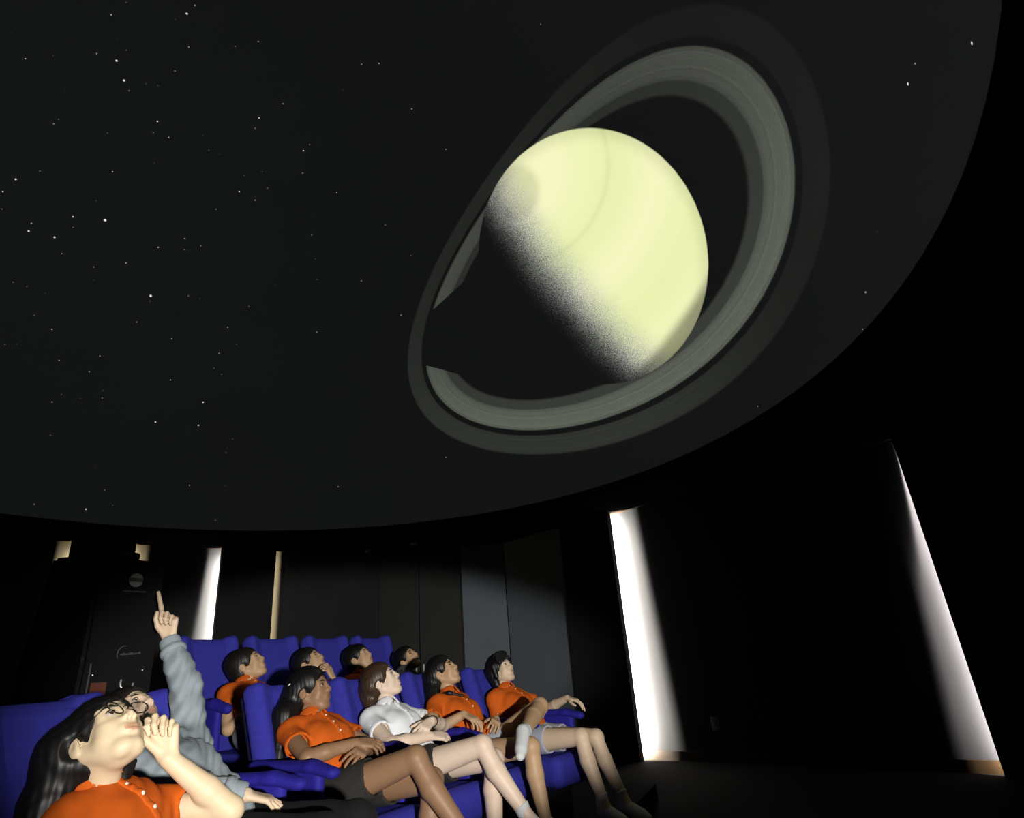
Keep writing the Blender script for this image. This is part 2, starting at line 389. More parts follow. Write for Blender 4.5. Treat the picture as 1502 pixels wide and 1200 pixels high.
# pilaster panels standing proud of the wall, with light strips hidden behind their edges
def line_pts(a, b):
    a = Vector((a[0], a[1], 0)); b = Vector((b[0], b[1], 0)); d = (b-a).normalized(); return a, b, d, Vector((d.y, -d.x, 0))
GAP = .15
def pilaster(a, b):
    """thin front plate carried on a narrower spine, so the light strips sit behind both edges"""
    a, b, d, n = line_pts(a, b); T = .03; ins = .16
    vs_, fs = [], []
    def bx(p0, p1, q0, q1):
        i = len(vs_)
        for z in (FLOOR, WT-.002):
            for p in (p0+n*q0, p1+n*q0, p1+n*q1, p0+n*q1): vs_.append(p+Vector((0, 0, z)))
        fs.extend([tuple(i+x for x in f) for f in [(0, 3, 2, 1)[::-1], (4, 5, 6, 7)[::-1], (0, 1, 5, 4)[::-1], (1, 2, 6, 5)[::-1], (2, 3, 7, 6)[::-1], (3, 0, 4, 7)[::-1]]])
    bx(a, b, -T, 0); bx(a+d*ins, b-d*ins, -GAP, -T)
    return trim(pymesh('pilaster', vs_, fs), M_plate)
GL = .108                                   # height of the strips above the recessed wall
def wall_light(edge, d, n, inward, z0, z1, power, col, label, r0, r1, mid=None, setb=.10, wid=.03):
    """light strip behind a panel edge; a lip on the edge trims its throw on the wall to r1 at the bottom and r0 at the top"""
    root = empty('wall_light', (edge.x, edge.y, z0)); tag(root, label, 'light', 'light strips behind the wall panels')
    o = Vector((edge.x, edge.y, z0))
    def q(x, h, z): return edge+d*inward*x-n*(GAP-h)-o+Vector((0, 0, z+z0))    # x behind the edge, h above the wall, z above the foot
    def bx(name, x0, x1, ha, hb, za, zb, m):
        (a0, a1), (b0, b1) = ha, hb                                            # (bottom, top) heights of the two faces
        vv = [q(x0, a0, za), q(x1, a0, za), q(x1, b0, za), q(x0, b0, za), q(x0, a1, zb), q(x1, a1, zb), q(x1, b1, zb), q(x0, b1, zb)]
        return link(name, pymesh(name, vv, [(0, 1, 2, 3), (4, 5, 6, 7), (1, 2, 6, 5), (2, 3, 7, 6), (3, 0, 4, 7), (0, 1, 5, 4)]), m, root, smooth=False)
    M_led = mat('led_%s' % label[:30], (.9, .9, .9), .5, 0, 5, emit=(col, power))
    bx('housing', setb-wid/2, setb+wid/2, (GL+.003, GL+.003), (GAP-.03, GAP-.03), 0, z1-z0, M_plate)
    df = pymesh('d', [q(setb-wid/2, GL, 0), q(setb+wid/2, GL, 0), q(setb+wid/2, GL, z1-z0), q(setb-wid/2, GL, z1-z0)], [(0, 1, 2, 3)])
    link('diffuser', df, M_led, root, smooth=False)
    def hh(r): return GL*r/(setb+r)
    ks = [(-z0+.001, r1)]+([mid] if mid else [])+[(WT-.004-z0, r0)]               # heights are relative to the strip's foot
    for (za, ra), (zb, rb) in zip(ks[:-1], ks[1:]):
        bx('lip', 0, .006, (hh(ra), hh(rb)), (GAP-.03, GAP-.03), za, zb, M_plate)
PIL = [((-5.15, 6.91), (-4.66, 7.33)), ((-3.90, 7.95), (-3.37, 8.39)), ((.50, 8.30), (1.09, 7.74)), ((3.52, 5.52), (4.7, 4.43))]
for a, b in PIL: pilaster(a, b)
WARM = (1, .80, .42); WHITE = (1, .95, .84)
def lamp_at(i, end, z0, z1, power, col, label, *kw):
    a, b, d, n = line_pts(*PIL[i])
    wall_light(a if end == 0 else b, d, n, 1 if end == 0 else -1, z0, z1, power, col, label, *kw)
lamp_at(0, 0, .1, 2.66, 830, WARM, 'pale yellow light strip at the panel edge left of the black cabinet', .13, .13)
lamp_at(0, 1, .1, 2.70, 1280, WARM, 'cream light strip above the top right corner of the black cabinet', .20, .3)
lamp_at(1, 0, .1, 2.66, 1660, WHITE, 'white light strip on the wall just right of the black cabinet', .14, .55)
lamp_at(1, 1, .1, 2.77, 830, WARM, 'narrow yellowish light strip above the back row of seats', .12, .16)
lamp_at(2, 0, .1, 2.3, 900, WHITE, 'faint light strip at the edge of the grey wall by the row end', .03, .05)
lamp_at(2, 1, .06, 2.72, 2900, WHITE, 'broad bright white light strip reaching the wooden baseboard', .22, .33)
lamp_at(3, 0, .06, 2.74, 1200, (1, .93, .86), 'slanting white light strip that fades out towards the ceiling', .03, .36, (1.35, .24))
# grey panels and the double door of the back corner
def panel(a, b, z0, z1, m, th=.03, out=.004): return trim(strip(a, b, z0, z1, out, th), m)
bl = Vector((-2.16, 9.22)); br = Vector((-.30, 9.30)); bd = (br-bl)
def onb(t): p = bl+bd*t; return (p.x, p.y)
panel(onb(.655), onb(.995), .0, WT-.015, M_grey)
panel((-.27, 9.27), (.565, 8.482), .0, WT-.015, M_grey)
dr = empty('door_1', (onb(.33)[0], onb(.33)[1], 0)); dr['kind'] = 'structure'; dr['label'] = 'dark double door in the back corner'
M_door = mat('dark_door', (.012, .012, .012), .6, .1, 4, spec=.2)
def dbox(name, t0, t1, z0, z1, out, th, m, parent):
    me = strip(onb(t0), onb(t1), z0, z1, out, th)
    for v in me.vertices: v.co -= dr.location
    return link(name, me, m, parent, smooth=False)
for k, (t0, t1) in enumerate(((.01, .318), (.324, .64))):
    lf = dbox('door_leaf', t0, t1, .01, WT-.1, .004, .045, M_door, dr)
    me = strip(onb(.29 if k == 0 else .345), onb(.30 if k == 0 else .355), .95, 1.2, .05, .04)
    for v in me.vertices: v.co -= dr.location
    link('door_handle', me, mat('brushed_metal', (.3, .3, .3), .35, .1, 40, metal=.9), lf, smooth=False)
dbox('door_frame', .0, .65, WT-.1, WT-.02, .004, .06, M_door, dr)
# small fittings on the wall
tag(link('ceiling_sensor', lathe_mesh('s', [(.03, 0), (.03, -.02), (.02, -.035), (.005, -.04)], 16), mat('sensor_plastic', (.35, .36, .36), .4, .05, 20), loc=(-2.25, 8.9, WT-.01)), 'small pale sensor on the soffit above the dark wall', 'sensor')
tag(link('ceiling_detector', lathe_mesh('s', [(.055, 0), (.055, -.018), (.035, -.04), (.01, -.045)], 16), mat('detector_plastic', (.2, .2, .2), .4, .05, 20), loc=(-1.55, 8.72, WT+.0)), 'round grey detector on the soffit over the double door', 'detector')
so = empty('wall_socket', (1.86, 7.27, .36), math.atan2(-2.9, 3.1)); tag(so, 'small grey socket plate low on the wall between the two bright light strips', 'socket')
link('plate', box_mesh('p', (-.045, -.012, -.065), (.045, -.0, .065), .006), mat('socket_plastic', (.10, .10, .11), .5, .05, 20), so)
link('outlet', lathe_mesh('p', [(.02, .012), (.02, .015), (.012, .015)], 16, Matrix.Rotation(R(90), 4, 'X')), mat('socket_dark', (.02, .02, .02), .5, .05, 20), so)

# platforms carrying the rows
ROW1_Z, ROW2_Z = .12, .27
def platform(name, pts, z0, z1, m):
    n = len(pts); vv = [(x, y, z0) for x, y in pts]+[(x, y, z1) for x, y in pts]
    fs = [tuple(range(n)), tuple(range(n, 2*n))[::-1]]+[(i, i+n, (i+1) % n+n, (i+1) % n) for i in range(n)]
    o = link(name, pymesh(name, vv, fs), m, smooth=False); o['kind'] = 'structure'; return o
M_step = mat('platform_carpet', (.010, .010, .013), .95, .2, 50, .3, 300, spec=.05)
platform('floor', [(-3.6, .2), (-3.6, 5.4), (-2.3, 6.4), (-.3, 6.6), (.9, 5.7), (.55, 4.8), (.1, 4.0), (-.25, 3.2), (-.45, 2.4), (-.5, 1.2), (-.5, .2)], 0.0, ROW1_Z, M_step)
platform('floor', [(-3.55, .3), (-3.55, 5.35), (-2.3, 6.35), (-.35, 6.5), (-.45, 5.45), (-.76, 4.95), (-1.02, 4.45), (-1.30, 3.98), (-1.56, 3.45), (-1.74, 2.7), (-1.74, 1.2), (-1.70, .3)], ROW1_Z, ROW2_Z, M_step)
# ------------------------------------------------------------------ seats
M_blue = mat('blue_velvet', (.030, .030, .27), .85, .22, 40, .35, 260, sheen=.35, spec=.1)
M_blue2 = mat('blue_arm_pad', (.018, .014, .22), .7, .15, 40, .2, 260, sheen=.2, spec=.15)
M_shell = mat('seat_shell', (.006, .006, .03), .7, .1, 20, spec=.15)
M_metal = mat('dark_metal', (.02, .02, .022), .45, .1, 30, metal=.6)
BK = unit((-.349, 0, .937)); BN = unit((.937, 0, .349)); BM = np.array([BN, (0, 1, 0), BK])   # rows: normal, side, up the back
def bp(s, y, up): return A3(-.13, 0, .34)+BN*s+BK*up+A3(0, y, 0)          # point relative to the reclined back's front plane
SEAT = {}
def seat_parts():
    P = [rbox(bp(-.06, 0, .30), (.05, .20, .36), BM, .045, .02)]
    for s in (-1, 1):
        a = R(24)*s; Mw = np.array([BN*math.cos(a)-A3(0, 1, 0)*math.sin(a), A3(0, 1, 0)*math.cos(a)+BN*math.sin(a), BK])
        P.append(rbox(bp(-.045, .195*s, .315), (.055, .062, .355), Mw, .04, .018))
    P.append(rbox(bp(-.02, 0, .10), (.05, .17, .12), BM, .045, .05))
    SEAT['backrest'] = (soft_mesh('backrest', P, .011), M_blue)
    H = [rbox(bp(-.042, 0, .545), (.035, .165, .095), BM, .03, .01)]
    SEAT['headrest'] = (soft_mesh('headrest', H, .011), M_blue)
    S_ = [rbox(bp(-.125, 0, .32), (.028, .225, .335), BM, .025, .01)]
    SEAT['back_shell'] = (soft_mesh('back_shell', S_, .013), M_shell)
    C = [rbox((.07, 0, .30), (.28, .225, .085), None, .055, .02), rbox((.30, 0, .30), (.05, .21, .08), None, .045, .03)]
    SEAT['seat_cushion'] = (soft_mesh('seat_cushion', C, .012), M_blue)
    A = [cap((-.24, 0, .607), (.12, 0, .607), .038, .038, .02, flat=((0, 0, 1), 1.5)), cap((.12, 0, .607), (.235, 0, .585), .038, .034, .02, flat=((0, 0, 1), 1.4))]
    SEAT['armrest'] = (soft_mesh('armrest', A, .008), M_blue2)
    D = [rbox((-.02, 0, .44), (.20, .026, .16), None, .022, .01)]
    SEAT['side_panel'] = (soft_mesh('side_panel', D, .01), M_blue2)
    SEAT['pedestal'] = (box_mesh('pedestal', (-.16, -.15, 0.0), (.2, .15, .225), .02), M_metal)
    SEAT['seat_pan'] = (box_mesh('seat_pan', (-.2, -.2, .2), (.3, .2, .235), .01), M_shell)
seat_parts()
def seat(loc, deg, label, left=False, right=True, group='blue theatre seats', scale=(1, 1, 1)):
    t = empty('theatre_seat', loc, R(deg)); t.scale = scale; tag(t, label, 'seat', group)
    def put(k, y=0):
        me, m = SEAT[k]
        o = bpy.data.objects.new(k, me); COL.objects.link(o); o.parent = t; o.location = (0, y, 0)
        if not me.materials:
            me.materials.append(m); me.polygons.foreach_set('use_smooth', np.ones(len(me.polygons), bool))
        return o
    for k in ('backrest', 'headrest', 'back_shell', 'seat_cushion', 'pedestal', 'seat_pan'): put(k)
    for on, y in ((right, -.285), (left, .285)):
        if on: put('armrest', y); put('side_panel', y)
    return t
# name: (x, y, platform height, facing in degrees)
PLACE = {'g1': (-1.06, 1.88, ROW1_Z, -6), 'b2': (-1.15, 2.46, ROW1_Z, -13),
         'g4': (-.92, 3.285, ROW1_Z, -29), 'g5': (-.67, 3.81, ROW1_Z, -29), 'g6': (-.38, 4.335, ROW1_Z, -31), 'g7': (-.035, 4.81, ROW1_Z, -35),
         'b3': (-1.82, 4.12, ROW2_Z, -30), 'p8': (-1.56, 4.55, ROW2_Z, -30), 'p9': (-1.30, 4.98, ROW2_Z, -30), 'p10': (-1.04, 5.41, ROW2_Z, -30)}
SEATL = {'g1': 'blue velvet seat behind the girl with glasses', 'b2': 'blue velvet seat behind the person in the grey hoodie',
         'g4': 'blue velvet seat holding the girl with the white hair clip, at the row gap', 'g5': 'blue velvet seat holding the girl in the white polo shirt',
         'g6': 'blue velvet seat under the girl resting an ankle on her knee', 'g7': 'blue velvet seat at the end of the row beside the grey wall',
         'b3': 'blue seat holding the short-haired boy in orange behind the gap', 'p8': 'blue back-row seat behind the person holding a hand to the mouth',
         'p9': 'blue back-row seat behind the short-haired boy, second from the end', 'p10': 'blue seat at the end of the back row beside the dark wall'}
BACKSET = {'b2': .078, 'g4': .025, 'g5': .025, 'g6': .025, 'g7': .02}     # how far the seat stands behind where its sitter's hips are reckoned
for k, (x, y, z, a) in PLACE.items():
    x -= BACKSET.get(k, 0)*math.cos(R(a)); y -= BACKSET.get(k, 0)*math.sin(R(a))
    seat((x, y, z), a, SEATL[k], left=k in ('b2', 'g7', 'p10'), group='blue seats of the front row' if z == ROW1_Z else 'blue seats of the back row', scale=(1, 1, 1) if z == ROW1_Z else (1, .86, 1.18))
seat((-2.78, 2.35, ROW2_Z), -12, 'empty dark blue seat in shadow left of the black cabinet', left=True, group='blue seats of the back row', scale=(1, .86, 1.18))
for k, (df, dl) in {'b3': (.15, .02), 'p8': (.15, .02), 'p9': (.12, .02), 'p10': (.12, .005)}.items():      # where the back-row people sit in their seats
    x, y, z, a = PLACE[k]; c, s_ = math.cos(R(a)), math.sin(R(a)); PLACE[k] = (x+df*c-dl*s_, y+df*s_+dl*c, z, a)
# ------------------------------------------------------------------ people
def rot(yaw, pitch, roll):
    """head frame rows: face direction, left, up"""
    y, p, r_ = R(yaw), R(pitch), R(roll)
    f = A3(math.cos(p)*math.cos(y), math.cos(p)*math.sin(y), math.sin(p)); l = A3(-math.sin(y), math.cos(y), 0); u = np.cross(f, l)
    return np.array([f, l*math.cos(r_)+u*math.sin(r_), u*math.cos(r_)-l*math.sin(r_)])
def reach(a, t, l1, l2, pole):
    """two-bone limb: middle joint and end reached"""
    a = np.array(a, float); t = np.array(t, float); d = t-a; D = np.linalg.norm(d); mx = (l1+l2)*.995
    if D > mx: t = a+d/D*mx; d = t-a; D = mx
    x = (l1*l1-l2*l2+D*D)/(2*D); h = math.sqrt(max(l1*l1-x*x, 0)); e = d/D
    p = np.array(pole, float)-a; p = p-e*(p@e); p = p/max(np.linalg.norm(p), 1e-6)
    return a+e*x+p*h, t
def turn(v, ax, deg):
    c, s = math.cos(R(deg)), math.sin(R(deg)); ax = unit(ax); return v*c+np.cross(ax, v)*s+ax*(ax@v)*(1-c)
def hand(wr, d, pn, side, curls, s=.95, spread=1.0, thumb=(35, 20, 10), th_out=.75, idx=1.0):
    """palm of four rays, four jointed fingers of unequal length, and a thumb leaving the side of the palm"""
    d = unit(d); pn = unit(pn-d*(pn@d)) if isinstance(pn, np.ndarray) else unit(A3(*pn)-d*(A3(*pn)@d))
    t = -np.cross(d, pn)*side; P = []; wr = np.array(wr, float)
    lat = (.026, .0085, -.009, -.025); kn = (.080, .084, .079, .070); rad = (.0088, .009, .0086, .0076)
    ln = ((.041, .025, .021), (.045, .028, .022), (.042, .026, .021), (.033, .020, .018)); spr = (7, 1, -5, -12)
    for i in range(4):
        b0 = wr+t*lat[i]*.55*s+d*.005; b1 = wr+(d*kn[i]+t*lat[i])*s
        P.append(cap(b0, b1, .0135*s, .0118*s, .010, flat=(pn, 1.12)))
        q = b1; dd = turn(d, pn, spr[i]*spread*side); cur = curls[i]; acc = 0
        axis = np.cross(dd, pn)
        for j in range(3):
            acc += cur[j]; v = turn(dd, axis, acc); f_ = idx if i == 0 else 1.0; e = q+v*ln[i][j]*s*f_
            P.append(cap(q, e, rad[i]*s*(1-.09*j)*(1+(f_-1)*.5), rad[i]*s*(.92-.1*j)*(1+(f_-1)*.5), .0035)); q = e
    b0 = wr+(d*.018+t*.016+pn*.004)*s; v = unit(t*th_out+d*.75+pn*.25); e = b0+v*.044*s
    P.append(cap(b0, e, .0145*s, .0115*s, .010)); q = e
    ax = unit(np.cross(v, d)); acc = 0
    for L_, r_, cu in ((.031, .0105, thumb[0]), (.025, .0092, thumb[1])):
        acc += cu; v2 = turn(v, ax, acc*.6); v2 = unit(v2+pn*(.012*thumb[2])); e = q+v2*L_*s; P.append(cap(q, e, r_*s, r_*.88*s, .004)); q = e
    return P
CUR = {'relax': ((18, 25, 15), (22, 28, 16), (26, 30, 18), (30, 32, 18)), 'flat': ((8, 10, 6), (6, 10, 6), (8, 10, 6), (12, 12, 8)),
       'fist': ((70, 85, 45), (72, 90, 45), (74, 90, 45), (76, 88, 45)), 'point': ((2, 4, 2), (66, 88, 50), (70, 90, 50), (74, 88, 50)),
       'knuckle': ((48, 82, 45), (54, 86, 45), (60, 86, 45), (64, 84, 45)), 'cheek': ((22, 62, 40), (34, 62, 38), (44, 64, 36), (52, 64, 36)), 'drape': ((30, 30, 15), (32, 30, 15), (34, 32, 15), (36, 34, 16))}
def head_prims(hc, H, s, neckb, sex):
    def q(x, y, z): return hc+(H[0]*x+H[1]*y+H[2]*z)*s
    P = [ell(q(-.012, 0, .034), A3(.098, .076, .086)*s, H, .02), ell(q(.030, 0, -.042), A3(.060, .056, .074)*s, H, .025),
         cap(q(.065, -.010, -.099), q(.065, .010, -.099), .0195*s, None, .018), cap(q(-.02, 0, -.045), q(.015, 0, -.055), .045*s, None, .02)]
    for y in (-1, 1):
        P += [cap(q(-.012, .052*y, -.040), q(.052, .024*y, -.098), .020*s, .017*s, .022), cap(q(.056, .034*y, -.030), q(.045, .040*y, -.05), .026*s, .022*s, .02),
              cap(q(.080, .012*y, .020), q(.069, .048*y, .018), (.0118 if sex == 'f' else .0135)*s, .0112*s, .014), cap(q(.0740, .020*y, -.002), q(.066, .044*y, -.002), .0125*s, .0125*s, .012)]
    P += [cap(q(.080, 0, .020), q(.092, 0, .002), .0082*s, .0078*s, .010), cap(q(.090, 0, .002), q(.1045, 0, -.028), .0072*s, .0105*s, .007),
          cap(q(.085, -.010, -.034), q(.085, .010, -.034), .014*s, None, .012)]
    for y in (-1, 1): P.append(ell(q(.100, .0115*y, -.034), A3(.011, .0075, .008)*s, H, .004))
    P += [cap(q(.078, -.014, -.060), q(.078, .014, -.060), .017*s, None, .012),
          cap(q(.090, -.013, -.0605), q(.090, .013, -.0605), .0072*s, .0072*s, .005), cap(q(.089, -.010, -.0715), q(.089, .010, -.0715), .0082*s, None, .005),
          cap(q(.100, -.020, -.0662), q(.100, .020, -.0662), .0042*s, None, .003, op='s')]
    for y in (-1, 1):
        P += [cap(q(.100, .006*y, -.041), q(.104, .0065*y, -.036), .0028*s, None, .002, op='s'),
              cap(q(.0935, .023*y, -.001), q(.0885, .040*y, -.0005), .0085*s, .0075*s, .003, op='s')]
        a = R(16)*y; Me = np.array([H[0]*math.cos(R(12))-H[2]*math.sin(R(12)), H[1]*math.cos(a)-H[0]*math.sin(a)*.8, H[2]])
        P += [ell(q(-.014, .077*y, -.008), A3(.021, .0085, .033)*s, H, .006), ell(q(-.008, .087*y, -.004), A3(.011, .006, .018)*s, H, .004, op='s')]
    P += [cap(neckb, q(-.026, 0, -.050), (.047 if sex == 'f' else .052), .0435*s, .016)]
    return P, q
def person(key, label, pose):
    """one continuous body mesh (local x = facing, y = left, z = up); clothes, hair and eyes are its children"""
    x0, y0, z0, ang = PLACE[key]; g = pose.get; sex = g('sex', 'f'); res = g('res', .005); rc = g('rc', .0065); w_ = g('width', 1.0)
    hip = A3(*g('hip', (.0, 0, .475))); neckb = A3(*g('neck', (-.255, 0, .80))); sh = g('shift', 0.0)
    lean = g('lean', 0.0); neckb = neckb+A3(0, lean, 0)
    chest = hip*.38+neckb*.62+BN*.006; waist = hip*.72+neckb*.28+BN*.012; spine = unit(neckb-hip)
    hc = A3(*g('head', (-.29, lean, .925))); H = rot(*g('look', (0, 25, 0))); hs = g('hs', .93)
    S = {}
    shl = A3(-.010, 0, -.040)
    for n, y in (('L', 1), ('R', -1)):
        S[n] = neckb+shl+A3(0, .142*y*w_, 0)+A3(*g('sh'+n, (0, 0, 0)))
    UA, FA, TH, SN = g('ua', .255), g('fa', .225), g('th', .40), g('sn', .40)
    limbs = {}; B = []
    # ---- torso
    yv = A3(0, 1, 0)
    def torso(o, k):
        T = []
        for y in (-1, 1):
            T += [cap(hip+yv*.062*y, waist+yv*.044*y, .086+o, .076+o, k), cap(waist+yv*.044*y, chest+yv*.052*y, .076+o, .080+o, k),
                  cap(chest+yv*.052*y, S['L' if y > 0 else 'R']*.75+neckb*.25, .078+o, .046+o, k), cap(neckb-spine*.020, S['L' if y > 0 else 'R'], .040+o, .040+o, k)]
        T.append(cap(chest-yv*.04, chest+yv*.04, .086+o, None, k)); T.append(cap(chest+BN*.002, neckb-spine*.05+BN*.012, .074+o, .048+o, k)); return T
    B += torso(-.004, .03)
    # ---- head
    HP, hq = head_prims(hc, H, hs, neckb-spine*.02, sex); B += HP
    # ---- arms
    for n, y in (('L', 1), ('R', -1)):
        a = g('arm'+n, None)
        if a is None: a = dict(wr=(.10, .06*y, .66), pole=(-.15, .30*y, .35))
        el, wr = reach(S[n], a['wr'], UA, FA, a['pole']); limbs['arm'+n] = (S[n], el, wr)
        B += [cap(S[n], el, .042*g('fat', 1), .034*g('fat', 1), .022), cap(el, el*.62+wr*.38, .0335, .034, .012), cap(el*.62+wr*.38, wr, .034, .0235, .012, flat=None)]
        hd = unit(A3(*a['hd'])) if 'hd' in a else unit(wr-el)
        B += hand(wr+hd*.004, hd, A3(*a.get('pn', (-.3, -.2*y, -.9))), y, CUR[a.get('cur', 'relax')], a.get('hsz', .95), a.get('spread', 1.0), a.get('thumb', (35, 20, 10)), a.get('thout', .75), a.get('idx', 1.0))
    # ---- legs
    for n, y in (('L', 1), ('R', -1)):
        l = g('leg'+n, None); hj = hip+A3(.02, .082*y, -.005)
        if l is None: l = dict(ank=(.46, .10*y, .09), pole=(.6, .1*y, 1.2))
        kn, an = reach(hj, l['ank'], TH, SN, l['pole']); limbs['leg'+n] = (hj, kn, an)
        sd = unit(an-kn); bk = unit(np.cross(np.cross(sd, kn-hj), sd)); bk = -bk if bk@(kn-hj) > 0 else bk
        lk = .012
        B += [cap(hj, kn, .080, .052, .018), cap(kn, kn, .051, None, lk), cap(kn, kn*.66+an*.34+bk*.012, .046, .050, lk), cap(kn*.66+an*.34+bk*.012, an, .050, .031, lk)]
        toe = unit(A3(*l.get('toe', (1, 0, -.25)))); heel = an+sd*.035-toe*.035
        B += [cap(an, heel, .030, .030, .012), cap(heel, an+sd*.045+toe*.085, .028, .028, .015), cap(an+sd*.02, an+sd*.05+toe*.125, .03, .021, .02)]
        limbs['foot'+n] = (an, heel, toe, sd)
    skin = pose['skin']
    def mfn(C):
        r_ = ((C-hc)@H.T)/hs
        lip = ((r_[:, 1]/.0215)**2+((r_[:, 2]+.0665)/.0115)**2 < 1) & (r_[:, 0] > .08)
        return lip.astype(int)
    me = soft_mesh('person', B, res, None, mfn, relax=1)
    m_sk = mat('skin_'+key, skin, .5, .07, 18, .05, 300, spec=.32); m_lp = mat('lips_'+key, g('lips', tuple(a*b for a, b in zip(skin, (.86, .62, .58)))), .45, .06, 30, spec=.4)
    body = link('person', me, [m_sk, m_lp], loc=(x0, y0, z0), rotz=R(ang)); tag(body, label, 'person')
    # ---- eyes
    for y in (-1, 1):
        gz = unit(A3(*g('gaze', (1, 0, .12)))); ec = hq(.0762, .0315*y, -.0008); er = .0118*hs
        bm = bmesh.new(); bmesh.ops.create_uvsphere(bm, u_segments=20, v_segments=14, radius=er)
        gw = H[0]*gz[0]+H[1]*gz[1]+H[2]*gz[2]
        q_ = Vector((0, 0, 1)).rotation_difference(Vector(gw)).to_matrix().to_4x4(); bm.transform(Matrix.Translation(Vector(ec)) @ q_)
        for f in bm.faces:
            dq = (f.calc_center_median()-Vector(ec)).normalized().dot(Vector(gw)); f.material_index = 2 if dq > .94 else (1 if dq > .80 else 0)
        em = bpy.data.meshes.new('eye'); bm.to_mesh(em); bm.free()
        link('eye', em, [mat('eye_white', (.36, .34, .31), .25, .03, 30, spec=.5), mat('iris', (.045, .022, .012), .25, .2, 200, spec=.5), mat('pupil', (.004, .004, .004), .2, 0, 10, spec=.6)], body)
        eb = [cap(hq(.0912, .013*y, .0185), hq(.0885, .028*y, .0235), .0036*hs, .0040*hs, .004), cap(hq(.0885, .028*y, .0235), hq(.0785, .047*y, .0205), .0040*hs, .0026*hs, .004)]
        lash = [hq(.0862, .0195*y, .0015), hq(.0895, .0255*y, .0062), hq(.0885, .0325*y, .0078), hq(.0855, .0395*y, .0062), hq(.0805, .0455*y, .0015)]
        link('eyelashes', tube_mesh('lash', lash, [.0007, .0015, .0018, .0017, .0008], 6), mat('lash', (.006, .005, .005), .5, .1, 30), body)
        link('eyebrow', soft_mesh('eyebrow', eb, .0026), mat('hair_'+key, g('hair', (.006, .005, .005)), .45, .3, 60), body)
    # ---- hair
    hp = g('hairp', [])
    M_h = mat('hair_'+key, g('hair', (.006, .005, .005)), .85, .35, 60, .8, 60, spec=.01, stretch=(4, 4, .6))
    HPm = [ell(hq(-.016, 0, .038), A3(.108, .0875, .094)*hs, H, .01), ell(hq(-.045, 0, -.01), A3(.078, .078, .075)*hs, H, .02)]
    for it in hp:
        if it[0] == 'c': fp = {'h': lambda v: hq(*v), 'l': lambda v: A3(*v), 'o': lambda v: hc+A3(*v)}; HPm.append(cap(fp[it[5]](it[1]), fp[it[6]](it[2]), it[3], it[4], .02, flat=it[7] if len(it) > 7 else None))
    fx = g('hairline', .0)
    HPm += [ell(hq(.118+fx, 0, -.052), A3(.082, .092, .108)*hs, H, .008, op='s'), ell(hq(.085+fx, 0, -.015), A3(.055, .066, .058)*hs, H, .01, op='s')]
    if g('ears', True):
        for y in (-1, 1): HPm.append(ell(hq(.004, .092*y, -.030), A3(.034, .030, .042)*hs, H, .008, op='s'))
    if z0 == ROW1_Z: HPm.append(rbox(bp(-.314, 0, .5)-A3(BACKSET.get(key, 0), 0, 0), (.30, .6, .8), BM, .002, .012, op='s'))   # hair lies flat against the seat back
    for it in g('fringe', []): HPm.append(cap(hq(*it[0]), hq(*it[1]), it[2], it[3], .008))
    ph = (ord(key[-1]) % 7)*0.3
    def strands(X, Y, Z):
        return .0016*np.sin(X*210+np.sin(Z*31+ph)*2.2)*np.sin(Y*240+np.sin(Z*27)*2.0)
    link('hair', soft_mesh('hair', HPm, g('rh', .005), strands), M_h, body)
    # ---- shirt
    def folds(sc, amp):
        def f(X, Y, Z):
            return amp*(np.sin(X*sc+np.sin(Y*sc*.7+1.3)*1.6+Z*sc*.6)*np.sin(Z*sc*.8-Y*sc*.5+np.sin(X*sc*.4)*1.4)+.5*np.sin((X+Y*1.3-Z)*sc*1.9+1.7*np.sin(Y*sc)))
        return f
    kind = g('top', 'polo'); top = [dict(p) for p in torso(.009 if kind == 'polo' else .020, .045)]
    # hem: the shirt ends over the hips
    hem = hip+A3(.07, 0, -.035)
    for p in top: p['clip'] = [(hip-spine*.075, -spine)]
    for n in ('L', 'R'):
        s0, el, wr = limbs['arm'+n]; d = unit(el-s0)
        if kind == 'polo':
            e = s0+d*(.135 if n not in g('shortsleeve', '') else .11); rr = .0555
            top.append(cap(s0, s0+d*.17, .050, .061, .022, clip=[(e, d)])); top.append(cap(s0+d*.10, s0+d*.26, .050, .050, .004, op='s', clip=[(s0+d*.105, -d)]))
            top.append(ring(e-d*.012, d, rr-.0005, .0045, .013, .003))
        else:
            pushed = n in g('pushed', '')
            top += [cap(s0, el, .064, .056, .03), cap(el, el*.6+wr*.4, .056, .052, .02), cap(el*.6+wr*.4, wr, .052, .040, .02, clip=[(wr-unit(wr-el)*.045, unit(wr-el))])]
    if kind == 'polo':
        nb = neckb+BN*.004; up = unit(spine*.8+unit(hc-neckb)*.35)
        top.append(cap(nb-up*.03, nb+up*.2, .054, .056, .006, op='s', clip=[(nb-up*.002, -up)]))
    else:
        nb = neckb+BN*.004; up = spine
        top.append(cap(nb-up*.02, nb+up*.2, .060, .07, .01, op='s', clip=[(nb+up*.012, -up)]))
    cl = g('cloth'); m_c = mat('cloth_'+g('clothname'), cl, .85, .08, 25, .25, 500 if kind == 'polo' else 260, spec=.12)
    sh_o = link('polo_shirt' if kind == 'polo' else 'hoodie', soft_mesh('shirt', top, rc, folds(*g('folds', (34, .0022)))), m_c, body)
